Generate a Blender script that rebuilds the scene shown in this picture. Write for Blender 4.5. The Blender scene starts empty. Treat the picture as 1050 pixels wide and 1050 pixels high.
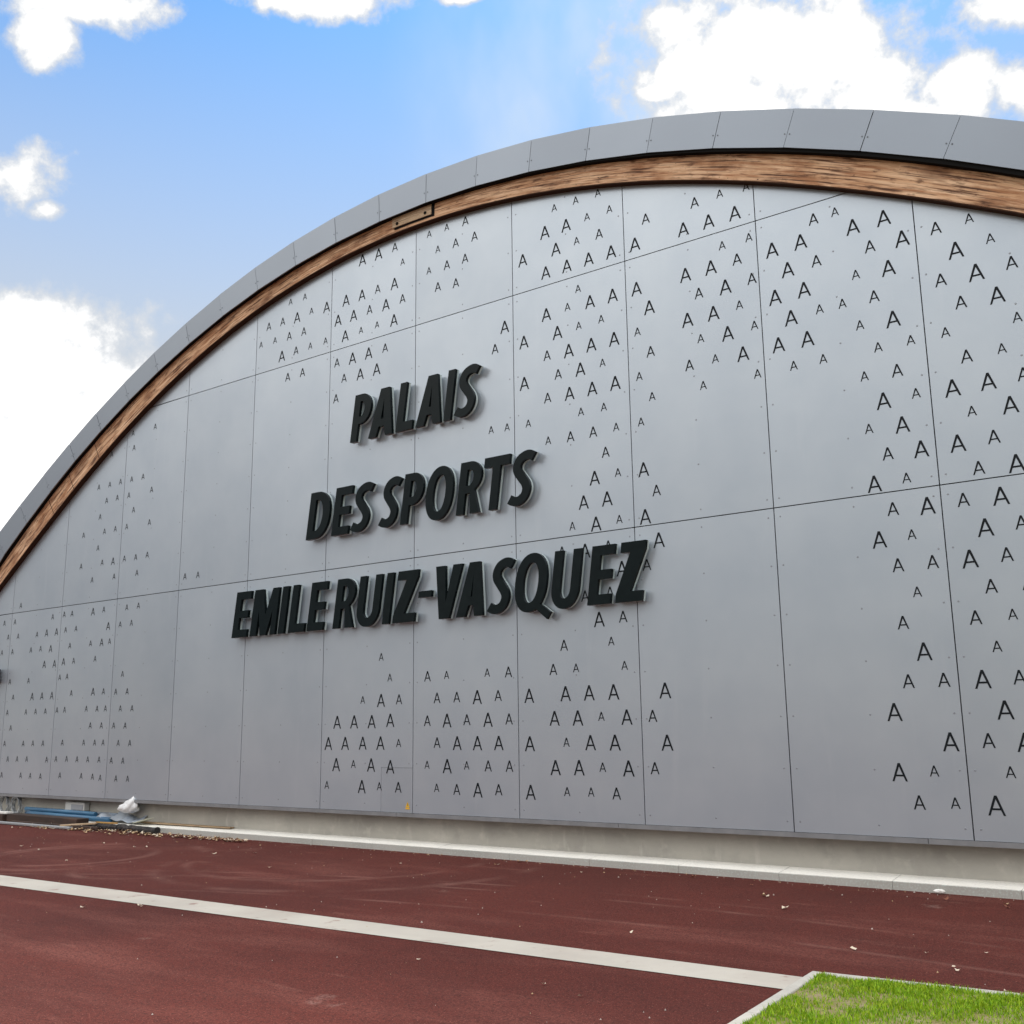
import bpy, bmesh, math, random
import numpy as np
from mathutils import Matrix, Vector
from mathutils.geometry import tessellate_polygon
R = math.radians
scene = bpy.context.scene
COL = scene.collection
random.seed(7); rng = np.random.default_rng(7)

# ------------------------------------------------------------------ camera
cam = bpy.data.cameras.new("camera"); cam.sensor_width = 36; cam.lens = 36.810
cam.clip_start = 0.1; cam.clip_end = 3000
cam_o = bpy.data.objects.new("camera", cam); COL.objects.link(cam_o)
m4 = Matrix([r for r in [[0.806183, 0.129423, 0.577338, 5.305031], [0.591534, -0.155665, -0.79111, -9.436205], [-0.012517, 0.979295, -0.202052, 0.949186]]] + [[0, 0, 0, 1]])
cam_o.matrix_world = m4
scene.camera = cam_o

# ------------------------------------------------------------------ light
SUN_AZ, SUN_EL = -22.0, 55.0           # behind the hall, veiled by the big cloud
sd = Vector((math.sin(R(SUN_AZ))*math.cos(R(SUN_EL)), math.cos(R(SUN_AZ))*math.cos(R(SUN_EL)), math.sin(R(SUN_EL))))
sun = bpy.data.lights.new("sun", 'SUN'); sun.energy = 2.0; sun.angle = R(13); sun.color = (1.0, .95, .88)
sun_o = bpy.data.objects.new("sun", sun); COL.objects.link(sun_o)
sun_o.rotation_euler = sd.to_track_quat('Z', 'Y').to_euler()
scene.view_settings.view_transform = 'Standard'; scene.view_settings.look = 'None'
scene.view_settings.gamma = 1; scene.view_settings.exposure = 0.75

world = bpy.data.worlds.new("World"); scene.world = world; world.use_nodes = True
nt = world.node_tree; nt.nodes.clear()
def wn(t, **k):
    n = nt.nodes.new(t)
    for a, b in k.items(): setattr(n, a, b)
    return n
def wl(a, b): nt.links.new(a, b)
def wmath(op, a, b=None, clamp=False):
    n = wn('ShaderNodeMath', operation=op, use_clamp=clamp)
    for i, v in enumerate((a, b)):
        if v is None: continue
        if isinstance(v, (int, float)): n.inputs[i].default_value = v
        else: wl(v, n.inputs[i])
    return n.outputs[0]
SKY_STRENGTH = 0.1
sky = wn('ShaderNodeTexSky', sky_type='NISHITA', sun_disc=False, sun_elevation=R(SUN_EL), sun_rotation=R(SUN_AZ))
sky.air_density = 1.0; sky.dust_density = 0.3; sky.ozone_density = 2.0
tc = wn('ShaderNodeTexCoord'); sep = wn('ShaderNodeSeparateXYZ'); wl(tc.outputs['Generated'], sep.inputs[0])
az = wmath('MULTIPLY', wmath('ARCTAN2', sep.outputs[0], sep.outputs[1]), 180/math.pi)
el = wmath('MULTIPLY', wmath('ARCSINE', sep.outputs[2]), 180/math.pi)
n1 = wn('ShaderNodeTexNoise'); n1.inputs['Scale'].default_value = 9; n1.inputs['Detail'].default_value = 7; n1.inputs['Roughness'].default_value = .57
wl(tc.outputs['Generated'], n1.inputs['Vector'])
n2 = wn('ShaderNodeTexNoise'); n2.inputs['Scale'].default_value = 1.7; n2.inputs['Detail'].default_value = 5; n2.inputs['Roughness'].default_value = .55
wl(tc.outputs['Generated'], n2.inputs['Vector'])
CLOUDS = [[-61.2595, 35.1497, 0.2244, 0.0227, -0.2091, 1.1005], [-62.6359, 33.8909, 0.6234, 0.0655, -0.1597, 0.751], [-61.8517, 33.5104, 1.4227, 0.1424, -0.3071, 1.4792], [-48.552, 37.1754, 0.2427, 0.0106, -0.1096, 1.3871], [-38.7418, 37.9697, 0.6599, -0.0033, -0.0158, 2.3425], [-20.2757, 34.5492, 0.1239, -0.0116, 0.047, 0.265], [-25.6046, 36.1996, 0.2617, -0.0181, 0.0736, 0.644], [-21.8703, 32.2959, 0.2586, -0.0209, 0.0652, 0.4625], [-17.0721, 33.3877, 0.2106, -0.0222, 0.0626, 0.33], [-14.6628, 30.9532, 0.2193, -0.0241, 0.0833, 0.4094], [-10.3528, 30.8298, 0.3689, -0.0466, 0.1501, 0.637], [-7.5442, 33.5761, 0.4071, -0.0585, 0.2748, 1.0034], [-7.8053, 29.9253, 0.7119, -0.095, 0.2627, 1.0463], [-63.2506, 26.9012, 0.4334, 0.0415, -0.1476, 0.7958], [-61.7083, 25.6321, 1.1506, 0.1007, -0.3098, 1.8101], [-62.3952, 18.2664, 0.3041, 0.0258, -0.0351, 0.2814], [-58.9027, 18.6993, 0.2813, 0.0203, -0.0348, 0.3323], [-61.1449, 14.0608, 0.1748, 0.0137, -0.0159, 0.1883], [-26.9709, 33.0116, 0.8632, -0.0498, 0.2415, 2.7316], [-26.0468, 33.8867, 0.8635, -0.0547, 0.0982, 1.0121]]
cur = None
for a, e, j00, j01, j10, j11 in CLOUDS:
    da = wmath('SUBTRACT', az, a); de = wmath('SUBTRACT', el, e)
    u = wmath('ADD', wmath('MULTIPLY', da, j00), wmath('MULTIPLY', de, j01))
    v = wmath('ADD', wmath('MULTIPLY', da, j10), wmath('MULTIPLY', de, j11))
    d2 = wmath('ADD', wmath('MULTIPLY', u, u), wmath('MULTIPLY', v, v))
    b = wmath('SUBTRACT', 1.0, wmath('SQRT', d2))
    cur = b if cur is None else wmath('MAXIMUM', cur, b)
cur = wmath('MAXIMUM', cur, -3.0)
# broken cloud over the rest of the sky (the half the lens does not look at)
win = wmath('SUBTRACT', 1.0, wmath('MULTIPLY', wmath('SUBTRACT', wmath('ABSOLUTE', wmath('ADD', az, 35.0)), 36.0), 0.08), True)
winel = wmath('SUBTRACT', 1.0, wmath('MULTIPLY', wmath('SUBTRACT', el, 42.0), 0.1), True)
inside = wmath('MULTIPLY', win, winel)
gen = wmath('SUBTRACT', wmath('MULTIPLY', wmath('SUBTRACT', n2.outputs[0], .40), 7.0), wmath('MULTIPLY', inside, 8.0))
cur = wmath('MAXIMUM', cur, gen)
n3 = wn('ShaderNodeTexNoise'); n3.inputs['Scale'].default_value = 26; n3.inputs['Detail'].default_value = 9; n3.inputs['Roughness'].default_value = .62
wl(tc.outputs['Generated'], n3.inputs['Vector'])
dens = wmath('ADD', cur, wmath('MULTIPLY', wmath('SUBTRACT', n1.outputs[0], .445), 3.2))
dens = wmath('ADD', dens, wmath('MULTIPLY', wmath('SUBTRACT', n3.outputs[0], .475), 2.3))
mr = wn('ShaderNodeMapRange', interpolation_type='SMOOTHSTEP'); wl(dens, mr.inputs['Value'])
mr.inputs['From Min'].default_value = -.22; mr.inputs['From Max'].default_value = .48
core = wn('ShaderNodeMapRange', interpolation_type='SMOOTHSTEP'); wl(dens, core.inputs['Value'])
core.inputs['From Min'].default_value = .15; core.inputs['From Max'].default_value = 1.0
ccol = wn('ShaderNodeMix', data_type='RGBA'); wl(core.outputs[0], ccol.inputs['Factor'])
ccol.inputs['A'].default_value = (4.4, 4.55, 4.75, 1); ccol.inputs['B'].default_value = (8.5, 8.4, 8.2, 1)
tint = wn('ShaderNodeMix', data_type='RGBA', blend_type='MULTIPLY'); tint.inputs['Factor'].default_value = 1
wl(sky.outputs[0], tint.inputs['A']); tint.inputs['B'].default_value = (.62, .97, 1.16, 1)
mix = wn('ShaderNodeMix', data_type='RGBA')
wl(mr.outputs[0], mix.inputs['Factor']); hz_f = wmath('MULTIPLY', wmath('SUBTRACT', 1.0, wmath('MULTIPLY', wmath('SUBTRACT', el, 18.0), 1/19.0), True), .95)
hazy = wn('ShaderNodeMix', data_type='RGBA'); wl(hz_f, hazy.inputs['Factor']); wl(tint.outputs['Result'], hazy.inputs['A']); hazy.inputs['B'].default_value = (3.75, 3.95, 4.15, 1)
# thin bright veil round the hidden sun, streaked by a soft noise
va = wmath('MULTIPLY', wmath('ADD', az, 31.0), 1/13.0); ve = wmath('MULTIPLY', wmath('SUBTRACT', el, 33.0), 1/13.0)
vd = wmath('SUBTRACT', 1.0, wmath('SQRT', wmath('ADD', wmath('MULTIPLY', va, va), wmath('MULTIPLY', ve, ve))), True)
n4 = wn('ShaderNodeTexNoise'); n4.inputs['Scale'].default_value = 5; n4.inputs['Detail'].default_value = 4
mp4 = wn('ShaderNodeMapping'); mp4.inputs['Scale'].default_value = (2.2, 2.2, .5); wl(tc.outputs['Generated'], mp4.inputs['Vector']); wl(mp4.outputs[0], n4.inputs['Vector'])
vf = wmath('MULTIPLY', wmath('MULTIPLY', vd, 1.5, True), wmath('MULTIPLY', wmath('SUBTRACT', n4.outputs[0], .30), 2.4, True), True)
veil = wn('ShaderNodeMix', data_type='RGBA'); wl(wmath('MULTIPLY', vf, .75), veil.inputs['Factor']); wl(hazy.outputs['Result'], veil.inputs['A']); veil.inputs['B'].default_value = (4.3, 4.9, 5.5, 1)
wl(veil.outputs['Result'], mix.inputs['A']); wl(ccol.outputs['Result'], mix.inputs['B'])
# unseen sky brightened aloft and dimmed low, added to grade light down the facade
low = wmath('SUBTRACT', 1.0, wmath('MULTIPLY', el, 1/40.0), True)
dim = wmath('SUBTRACT', 1.9, wmath('MULTIPLY', low, 1.65))
outside = wmath('SUBTRACT', 1.0, inside)
fac = wmath('ADD', wmath('MULTIPLY', dim, outside), inside)
vm = wn('ShaderNodeVectorMath', operation='SCALE'); wl(mix.outputs['Result'], vm.inputs[0]); wl(fac, vm.inputs['Scale'])
bg = wn('ShaderNodeBackground'); bg.inputs['Strength'].default_value = SKY_STRENGTH
wl(vm.outputs[0], bg.inputs['Color'])
wo = wn('ShaderNodeOutputWorld'); wl(bg.outputs[0], wo.inputs['Surface'])

# ------------------------------------------------------------------ helpers
def tag(o, label=None, cat=None, group=None, kind=None):
    for k, v in (('label', label), ('category', cat), ('group', group), ('kind', kind)):
        if v: o[k] = v
    return o
def obj(name, verts, faces, mats, parent=None, midx=None, smooth=False):
    me = bpy.data.meshes.new(name); me.from_pydata([tuple(v) for v in verts], [], faces); me.update()
    for m in (mats if isinstance(mats, (list, tuple)) else [mats]): me.materials.append(m)
    if midx is not None: me.polygons.foreach_set('material_index', midx)
    if smooth: me.polygons.foreach_set('use_smooth', [True]*len(me.polygons))
    o = bpy.data.objects.new(name, me); COL.objects.link(o)
    if parent: o.parent = parent
    return o
def empty(name, loc, label, cat, group=None):
    o = bpy.data.objects.new(name, None); COL.objects.link(o); o.location = loc; o.empty_display_size = .2
    return tag(o, label, cat, group)
class MB:
    def __init__(s): s.v = []; s.f = []; s.m = []
    def add(s, v, f, m=0):
        b = len(s.v); s.v += [tuple(p) for p in v]; s.f += [tuple(i+b for i in q) for q in f]; s.m += [m]*len(f)
    def box(s, lo, hi, m=0, mat=None):
        x0, y0, z0 = lo; x1, y1, z1 = hi
        v = [Vector(p) for p in ((x0,y0,z0),(x1,y0,z0),(x1,y1,z0),(x0,y1,z0),(x0,y0,z1),(x1,y0,z1),(x1,y1,z1),(x0,y1,z1))]
        if mat is not None: v = [mat @ p for p in v]
        s.add(v, [(0,3,2,1),(4,5,6,7),(0,1,5,4),(1,2,6,5),(2,3,7,6),(3,0,4,7)], m)
    def tube(s, pts, r, n=8, m=0, cap=True):
        pts = [Vector(p) for p in pts]; b = len(s.v); up = Vector((.13, .21, .97))
        for i, p in enumerate(pts):
            t = (pts[min(i+1, len(pts)-1)] - pts[max(i-1, 0)]).normalized()
            a = t.cross(up)
            if a.length < .05: a = t.cross(Vector((1, 0, 0)))
            a.normalize(); c = t.cross(a)
            rr = r[i] if isinstance(r, (list, tuple)) else r
            s.v += [tuple(p + a*rr*math.cos(2*math.pi*k/n) + c*rr*math.sin(2*math.pi*k/n)) for k in range(n)]
        for i in range(len(pts)-1):
            for k in range(n):
                q = (b+i*n+k, b+i*n+(k+1) % n, b+(i+1)*n+(k+1) % n, b+(i+1)*n+k); s.f.append(q); s.m.append(m)
        if cap:
            s.f.append(tuple(b+k for k in range(n))[::-1]); s.m.append(m)
            e = b+(len(pts)-1)*n; s.f.append(tuple(e+k for k in range(n))); s.m.append(m)
    def prism(s, outer, holes, y0, y1, m=0, m_side=None, z=None, back=True):
        """outline in (x, z), front face at y0 (towards the camera), back at y1"""
        loops = [outer] + list(holes); flat = [p for L in loops for p in L]
        tri = tessellate_polygon([[Vector((p[0], p[1], 0)) for p in L] for L in loops])
        n = len(flat); b = len(s.v)
        s.v += [(p[0], y0, p[1]) for p in flat] + [(p[0], y1, p[1]) for p in flat]
        ms = m if m_side is None else m_side
        for t in tri:
            s.f.append(tuple(b+i for i in t)); s.m.append(m)
            if back: s.f.append(tuple(b+n+i for i in t[::-1])); s.m.append(ms)
        k = 0
        for L in loops:
            for i in range(len(L)):
                j = (i+1) % len(L); s.f.append((b+k+i, b+k+j, b+n+k+j, b+n+k+i)); s.m.append(ms)
            k += len(L)
    def build(s, name, mats, parent=None, smooth=False, fix=True):
        o = obj(name, s.v, s.f, mats, parent, s.m, smooth)
        if fix:
            bm = bmesh.new(); bm.from_mesh(o.data); bmesh.ops.recalc_face_normals(bm, faces=bm.faces); bm.to_mesh(o.data); bm.free()
        return o

G = -0.4155
# ------------------------------------------------------------------ materials
def mat(name, base, rough=.6, metal=0, spec=.5, noise=None, bump=None, coord='Object', coat=0):
    """noise: (scale, detail, other colour, lo, hi[, stretch]) list; bump: (scale, strength, distance)"""
    m = bpy.data.materials.new(name); m.use_nodes = True; t = m.node_tree; p = t.nodes['Principled BSDF']
    p.inputs['Roughness'].default_value = rough; p.inputs['Metallic'].default_value = metal
    p.inputs['Specular IOR Level'].default_value = spec; p.inputs['Coat Weight'].default_value = coat
    p.inputs['Base Color'].default_value = (*base, 1)
    tc = t.nodes.new('ShaderNodeTexCoord'); out = None
    def vec(st):
        mp = t.nodes.new('ShaderNodeMapping'); mp.inputs['Scale'].default_value = st
        t.links.new(tc.outputs[coord], mp.inputs['Vector']); return mp.outputs[0]
    for q in (noise or []):
        sc, det, colr, lo, hi = q[:5]; st = q[5] if len(q) > 5 else (1, 1, 1)
        n = t.nodes.new('ShaderNodeTexNoise'); n.inputs['Scale'].default_value = sc; n.inputs['Detail'].default_value = det
        n.inputs['Roughness'].default_value = .6; t.links.new(vec(st), n.inputs['Vector'])
        r = t.nodes.new('ShaderNodeMapRange'); r.inputs['From Min'].default_value = lo; r.inputs['From Max'].default_value = hi
        t.links.new(n.outputs[0], r.inputs['Value'])
        x = t.nodes.new('ShaderNodeMix'); x.data_type = 'RGBA'; t.links.new(r.outputs[0], x.inputs['Factor'])
        if out is None: x.inputs['A'].default_value = (*base, 1)
        else: t.links.new(out, x.inputs['A'])
        x.inputs['B'].default_value = (*colr, 1); out = x.outputs['Result']
    if out is not None: t.links.new(out, p.inputs['Base Color'])
    if bump:
        n = t.nodes.new('ShaderNodeTexNoise'); n.inputs['Scale'].default_value = bump[0]; n.inputs['Detail'].default_value = 4
        t.links.new(vec(bump[3] if len(bump) > 3 else (1, 1, 1)), n.inputs['Vector'])
        b = t.nodes.new('ShaderNodeBump'); b.inputs['Strength'].default_value = bump[1]; b.inputs['Distance'].default_value = bump[2]
        t.links.new(n.outputs[0], b.inputs['Height']); t.links.new(b.outputs[0], p.inputs['Normal'])
    return m
M_PANEL = mat('grey_composite', (.455, .505, .555), .31, .50, noise=[(1.1, 3, (.41, .462, .518), .35, .7), (26, 4, (.465, .515, .565), .62, .9), (.9, 6, (.485, .53, .575), .60, .95, (5, 1, .5))], bump=(3, .05, .004))
def batch_tone(m, amount):
    """sheets of one batch differ slightly in their paint"""
    t = m.node_tree; p = t.nodes['Principled BSDF']; src = p.inputs['Base Color'].links[0].from_socket
    oi = t.nodes.new('ShaderNodeObjectInfo'); mr = t.nodes.new('ShaderNodeMapRange'); mr.inputs['To Min'].default_value = 1-amount; mr.inputs['To Max'].default_value = 1+amount
    t.links.new(oi.outputs['Random'], mr.inputs['Value']); v = t.nodes.new('ShaderNodeVectorMath'); v.operation = 'SCALE'
    t.links.new(src, v.inputs[0]); t.links.new(mr.outputs[0], v.inputs['Scale']); t.links.new(v.outputs[0], p.inputs['Base Color'])
batch_tone(M_PANEL, .035)
M_PRINT = mat('letter_print_black', (.008, .011, .014), .6, 0, .15)
M_FIX = mat('fixing_grey', (.10, .11, .125), .5, .3)
M_RIVET = mat('rivet_grey', (.27, .29, .32), .45, .4)
M_TRIM = mat('trim_grey', (.20, .205, .215), .5, .2, noise=[(4, 4, (.26, .265, .275), .4, .7)])
M_BACK = mat('dark_backing', (.015, .015, .016), .9)
M_FASCIA = mat('galvanised_sheet', (.255, .285, .325), .36, .6, noise=[(.5, 3, (.235, .262, .30), .3, .7)], bump=(.9, .12, .02))
batch_tone(M_FASCIA, .05)
M_SHADE_AND_JOINT = mat('shade_and_joint_black', (.008, .008, .008), .9, 0, .1)
M_ROOF = mat('roof_membrane', (.30, .32, .35), .6, .2)
M_CONC = mat('plinth_concrete', (.45, .43, .38), .9, noise=[(.6, 6, (.345, .33, .295), .38, .66), (3, 8, (.27, .26, .235), .54, .9), (7, 6, (.50, .475, .42), .55, .8), (2.5, 5, (.54, .52, .47), .6, .85, (3, 1, .6))], bump=(22, .3, .01))
M_KERB = mat('kerb_concrete_lit', (.86, .83, .76), .9, noise=[(3, 6, (.76, .73, .66), .4, .75), (60, 3, (.66, .63, .58), .5, .8)], bump=(60, .3, .006))  # kerb top: same concrete as the face, paled for the light on it
M_KERB_SHADED = mat('kerb_concrete_shaded', (.42, .405, .37), .9, noise=[(2, 6, (.34, .33, .30), .4, .75), (60, 3, (.50, .57, .53), .5, .8)], bump=(60, .3, .006))  # kerb front: same concrete as the top, darkened as its shade
M_EDGE = mat('edging_concrete', (.47, .445, .39), .9, noise=[(5, 6, (.38, .355, .31), .4, .75), (60, 3, (.52, .49, .44), .5, .8)], bump=(60, .3, .006))
M_SIGN = mat('sign_black', (.004, .008, .009), .16, 0, .13, noise=[(8, 4, (.006, .011, .012), .4, .7)])
M_CREAM = mat('letter_cream_edge', (.50, .58, .58), .5)
M_LEAF = mat('dry_leaf', (.38, .24, .12), .8, noise=[(30, 2, (.55, .40, .24), .4, .6)])
M_PALELEAF = mat('pale_leaf', (.62, .52, .40), .8)

# wood uses the mesh's own lengthwise coordinates (UV: metres along, metres across)
def wood(name, a, b, c, dark, sc=1.0):
    m = mat(name, a, .85, 0, .25, noise=[(1.0, 8, c, .42, .60, (1.3*sc, 30*sc, 1)), (1.0, 8, b, .49, .64, (2.0*sc, 45*sc, 1)),
        (1.0, 9, b, .50, .64, (1.6*sc, 6*sc, 1)), (1.0, 10, dark, .52, .62, (1.7*sc, 70*sc, 1)), (1.0, 10, dark, .555, .70, (4.5*sc, 26*sc, 1)),
        (1.0, 9, dark, .56, .74, (.8*sc, 4*sc, 1)), (1.0, 3, dark, .67, .72, (13*sc, 30*sc, 1))], bump=(1.0, .6, .015, (5*sc, 60*sc, 1)), coord='UV')
    return m
M_WOOD = wood('glulam', (.58, .345, .20), (.36, .175, .09), (.74, .50, .325), (.10, .05, .032))
M_WOOD_PALE = wood('pale_plank', (.50, .36, .23), (.42, .29, .18), (.58, .44, .30), (.14, .10, .08))
M_UNDERSHADE = mat('underside_shade', (.045, .020, .011), .85, 0, .2)  # shade on the arch's underside, put into the colour
M_WOOD_DARK = mat('corten_brown', (.034, .018, .012), .85, noise=[(3, 6, (.07, .034, .02), .45, .7, (.6, 3, 3)), (20, 4, (.03, .02, .017), .5, .8)])

# track, lawn
def track_mat():
    m = mat('red_track', (.112, .023, .016), .93, 0, .2, noise=[
        (.55, 6, (.080, .0175, .013), .40, .66), (.9, 7, (.215, .072, .055), .52, .86, (.45, 1.7, 1)),
        (2.2, 8, (.27, .115, .09), .62, .95, (.5, 2.2, 1)), (1.6, 8, (.46, .33, .28), .68, .92),
        (80, 4, (.045, .011, .008), .45, .68), (110, 3, (.33, .125, .095), .60, .76)],
        bump=(150, .8, .008))
    return m
M_TRACK = track_mat()
def tyre_marks(m, rings):
    t = m.node_tree; p = t.nodes['Principled BSDF']; src = p.inputs['Base Color'].links[0].from_socket
    tc = t.nodes.new('ShaderNodeTexCoord'); acc = None
    def mth(op, a, b, c=False):
        n = t.nodes.new('ShaderNodeMath'); n.operation = op; n.use_clamp = c
        for i, v in enumerate((a, b)):
            if isinstance(v, (int, float)): n.inputs[i].default_value = v
            elif v is not None: t.links.new(v, n.inputs[i])
        return n.outputs[0]
    for cx, cy, r, w in rings:
        d = t.nodes.new('ShaderNodeVectorMath'); d.operation = 'DISTANCE'; t.links.new(tc.outputs['Object'], d.inputs[0]); d.inputs[1].default_value = (cx, cy, G-.004)
        b = mth('SUBTRACT', 1.0, mth('MULTIPLY', mth('ABSOLUTE', mth('SUBTRACT', d.outputs['Value'], r), None), 1/w), True)
        acc = b if acc is None else mth('MAXIMUM', acc, b)
    n = t.nodes.new('ShaderNodeTexNoise'); n.inputs['Scale'].default_value = 1.3; n.inputs['Detail'].default_value = 7; t.links.new(tc.outputs['Object'], n.inputs['Vector'])
    k = mth('MULTIPLY', acc, mth('MULTIPLY', mth('SUBTRACT', n.outputs[0], .44), 4.0, True))
    x = t.nodes.new('ShaderNodeMix'); x.data_type = 'RGBA'; t.links.new(mth('MULTIPLY', k, .27), x.inputs['Factor']); t.links.new(src, x.inputs['A']); x.inputs['B'].default_value = (.40, .22, .18, 1)
    t.links.new(x.outputs['Result'], p.inputs['Base Color'])
tyre_marks(M_TRACK, [(-6.2, -2.3, .9, .10), (-6.0, -2.2, 1.25, .12), (-4.4, -2.6, .7, .09), (-3.2, -1.0, 1.6, .10), (-2.9, -1.1, 2.0, .12), (1.0, -14.0, 12.2, .05), (1.0, -14.0, 12.5, .05), (1.5, -16.0, 13.4, .05)])
M_LINE = mat('line_paint', (.50, .46, .395), .85, noise=[(1.5, 6, (.42, .38, .325), .42, .72), (260, 2, (.40, .33, .29), .60, .75), (5, 9, (.24, .12, .095), .60, .74), (.8, 6, (.40, .34, .29), .5, .8)], bump=(240, .3, .004))
M_EARTH = mat('lawn_earth', (.22, .17, .07), .95, noise=[(6, 6, (.30, .24, .14), .4, .7), (30, 4, (.16, .20, .02), .45, .7)], bump=(30, .6, .02))
M_FIELD = mat('field_green', (.07, .10, .03), .95, noise=[(.05, 6, (.11, .11, .05), .4, .7), (2, 5, (.05, .08, .02), .4, .7)])
M_GRASS = mat('grass_blades', (.27, .44, .008), .6, 0, .3, noise=[(5.5, 4, (.36, .47, .02), .45, .7), (3, 3, (.42, .38, .08), .60, .78), (45, 2, (.13, .28, .004), .42, .60), (70, 1, (.42, .44, .05), .60, .72)])

# ------------------------------------------------------------------ setting: ground, track, lawn
G = -0.4155
def sheet(name, pts, z, m):
    o = obj(name, [(x, y, z) for x, y in pts], [tuple(range(len(pts)))], m); tag(o, kind='structure'); return o
sheet('ground', [(-900, -900), (900, -900), (900, 900), (-900, 900)], G-.012, M_FIELD)
sheet('running_track', [(-45, -34), (40, -34), (40, .19), (-45, .19)], G-.004, M_TRACK)
sheet('painted_line', [(-30, -4.752), (2.968, -3.835), (2.953, -3.52), (-30, -4.085)], G, M_LINE)
# kerb along the foot of the hall, in one-metre blocks
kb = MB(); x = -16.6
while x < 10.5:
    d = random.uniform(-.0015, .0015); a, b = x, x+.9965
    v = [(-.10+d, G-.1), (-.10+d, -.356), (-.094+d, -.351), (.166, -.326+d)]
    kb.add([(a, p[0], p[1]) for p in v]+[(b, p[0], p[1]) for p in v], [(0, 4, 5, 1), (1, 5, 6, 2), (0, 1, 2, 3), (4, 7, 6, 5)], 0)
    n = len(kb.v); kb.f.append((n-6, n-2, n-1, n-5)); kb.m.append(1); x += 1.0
k = kb.build('kerb', [M_KERB_SHADED, M_KERB]); tag(k, kind='structure')
# lawn with its flush concrete edging
LX0, LY0 = 2.945, -3.41
def ledge(x): return LY0 + .078*(x-LX0)
def llft(y): return LX0 + .048*(LY0-y)
sheet('lawn_earth', [(llft(-12)+.055, -12.0), (LX0+9, -12.0), (LX0+9, ledge(LX0+9)-.06), (LX0+.066, LY0-.06)], G+.006, M_EARTH)
eb = MB()
L = 1.0; x = LX0+.066
while x < LX0+9:
    a, b = x, x+L-.006
    v = [(a, ledge(a)-.07), (b, ledge(b)-.07), (b, ledge(b)), (a, ledge(a))]
    eb.add([(p[0], p[1], G-.05) for p in v]+[(p[0], p[1], G+.016) for p in v], [(3,2,1,0),(4,5,6,7),(0,1,5,4),(1,2,6,5),(2,3,7,6),(3,0,4,7)]); x += L
y = LY0
while y > -12:
    a, b = y-L+.006, y
    v = [(llft(a), a), (llft(a)+.062, a), (llft(b)+.062, b), (llft(b), b)]
    eb.add([(p[0], p[1], G-.05) for p in v]+[(p[0], p[1], G+.0155) for p in v], [(3,2,1,0),(4,5,6,7),(0,1,5,4),(1,2,6,5),(2,3,7,6),(3,0,4,7)]); y -= L
e = eb.build('lawn_edging', M_EDGE); tag(e, kind='structure')
bv = e.modifiers.new('bevel', 'BEVEL'); bv.width = .008; bv.segments = 2
def grass():
    N = 190000
    u = rng.random(N); vv = rng.random(N)
    X = LX0+.07 + 6.0*u**1.25; Y = (LY0+.078*(X-LX0)-.068) - 4.2*vv**1.3; X = X+.048*(LY0-Y)
    # clumped: sparse where the earth shows through
    ph = np.sin(X*5.1+1.3*np.sin(Y*4.3))*np.sin(Y*6.3+1.7*np.sin(X*3.9+1)) + .6*np.sin(X*13+Y*9)*np.sin(Y*15-X*7)
    keep = rng.random(N) < np.clip(.66+.50*ph, .08, 1); X, Y, ph = X[keep], Y[keep], ph[keep]; n = len(X)
    h = rng.uniform(.012, .034, n)*(1+.35*np.clip(ph, -1, 1)); wd = rng.uniform(.0016, .0030, n)
    a = rng.uniform(0, 2*np.pi, n); b = rng.uniform(0, 2*np.pi, n); lean = rng.uniform(.1, .75, n)*h
    dx, dy = np.cos(a), np.sin(a); lx, ly = np.cos(b)*lean, np.sin(b)*lean
    z0 = G+.004
    V = np.empty((n, 5, 3))
    V[:, 0] = np.c_[X-dx*wd, Y-dy*wd, np.full(n, z0)]; V[:, 1] = np.c_[X+dx*wd, Y+dy*wd, np.full(n, z0)]
    V[:, 2] = np.c_[X+dx*wd*.8+lx*.35, Y+dy*wd*.8+ly*.35, z0+h*.6]; V[:, 3] = np.c_[X-dx*wd*.8+lx*.35, Y-dy*wd*.8+ly*.35, z0+h*.6]
    V[:, 4] = np.c_[X+lx, Y+ly, z0+h]
    me = bpy.data.meshes.new('lawn_grass'); me.vertices.add(5*n); me.vertices.foreach_set('co', V.ravel())
    base = np.arange(n)[:, None]*5
    quads = (base+np.array([0, 1, 2, 3])); tris = (base+np.array([3, 2, 4]))
    loops = np.concatenate([quads, tris], 1).ravel()
    me.loops.add(7*n); me.loops.foreach_set('vertex_index', loops.astype(np.int32))
    me.polygons.add(2*n); st = (np.arange(n)[:, None]*7+np.array([0, 4])).ravel()
    me.polygons.foreach_set('loop_start', st.astype(np.int32)); me.update(calc_edges=True); me.validate()
    me.materials.append(M_GRASS); o = bpy.data.objects.new('lawn_grass', me); COL.objects.link(o)
    tag(o, 'bright green uneven grass inside the pale edging at the lower right', 'grass', kind='stuff')
grass()

# ------------------------------------------------------------------ the sports hall
W, HP = 1.53, 2.9867
CX, CZ = -2.95, -6.6
P_LOW = [2.87765628590377e-07, 3.6433491052644493e-06, -0.00044766902059846986, -0.0037671145444427416, 13.904291626382838]
P_TOP = [1.327581999950493e-07, 9.89663175344728e-07, -0.00018826743227265085, -0.0015842818210377767, 14.11081098273086]
P_FT = [2.068072691382545e-07, 5.830117203216999e-07, -0.00023632211251646814, 0.000101850206118518, 14.501979730466317]
P_FB = [1.350108251465797e-07, 8.88908759554779e-07, -0.00017532268617418407, -0.0009281673331385171, 14.107993406387887]
def rad(pl, t, lo, hi): return float(np.polyval(pl, min(max(t, lo), hi)))
def r_low(t): return rad(P_LOW, t, -45, 30)
def r_top(t): return rad(P_TOP, t, -43, 30)
def r_fb(t): return rad(P_FB, t, -42.5, 29.8)
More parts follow.
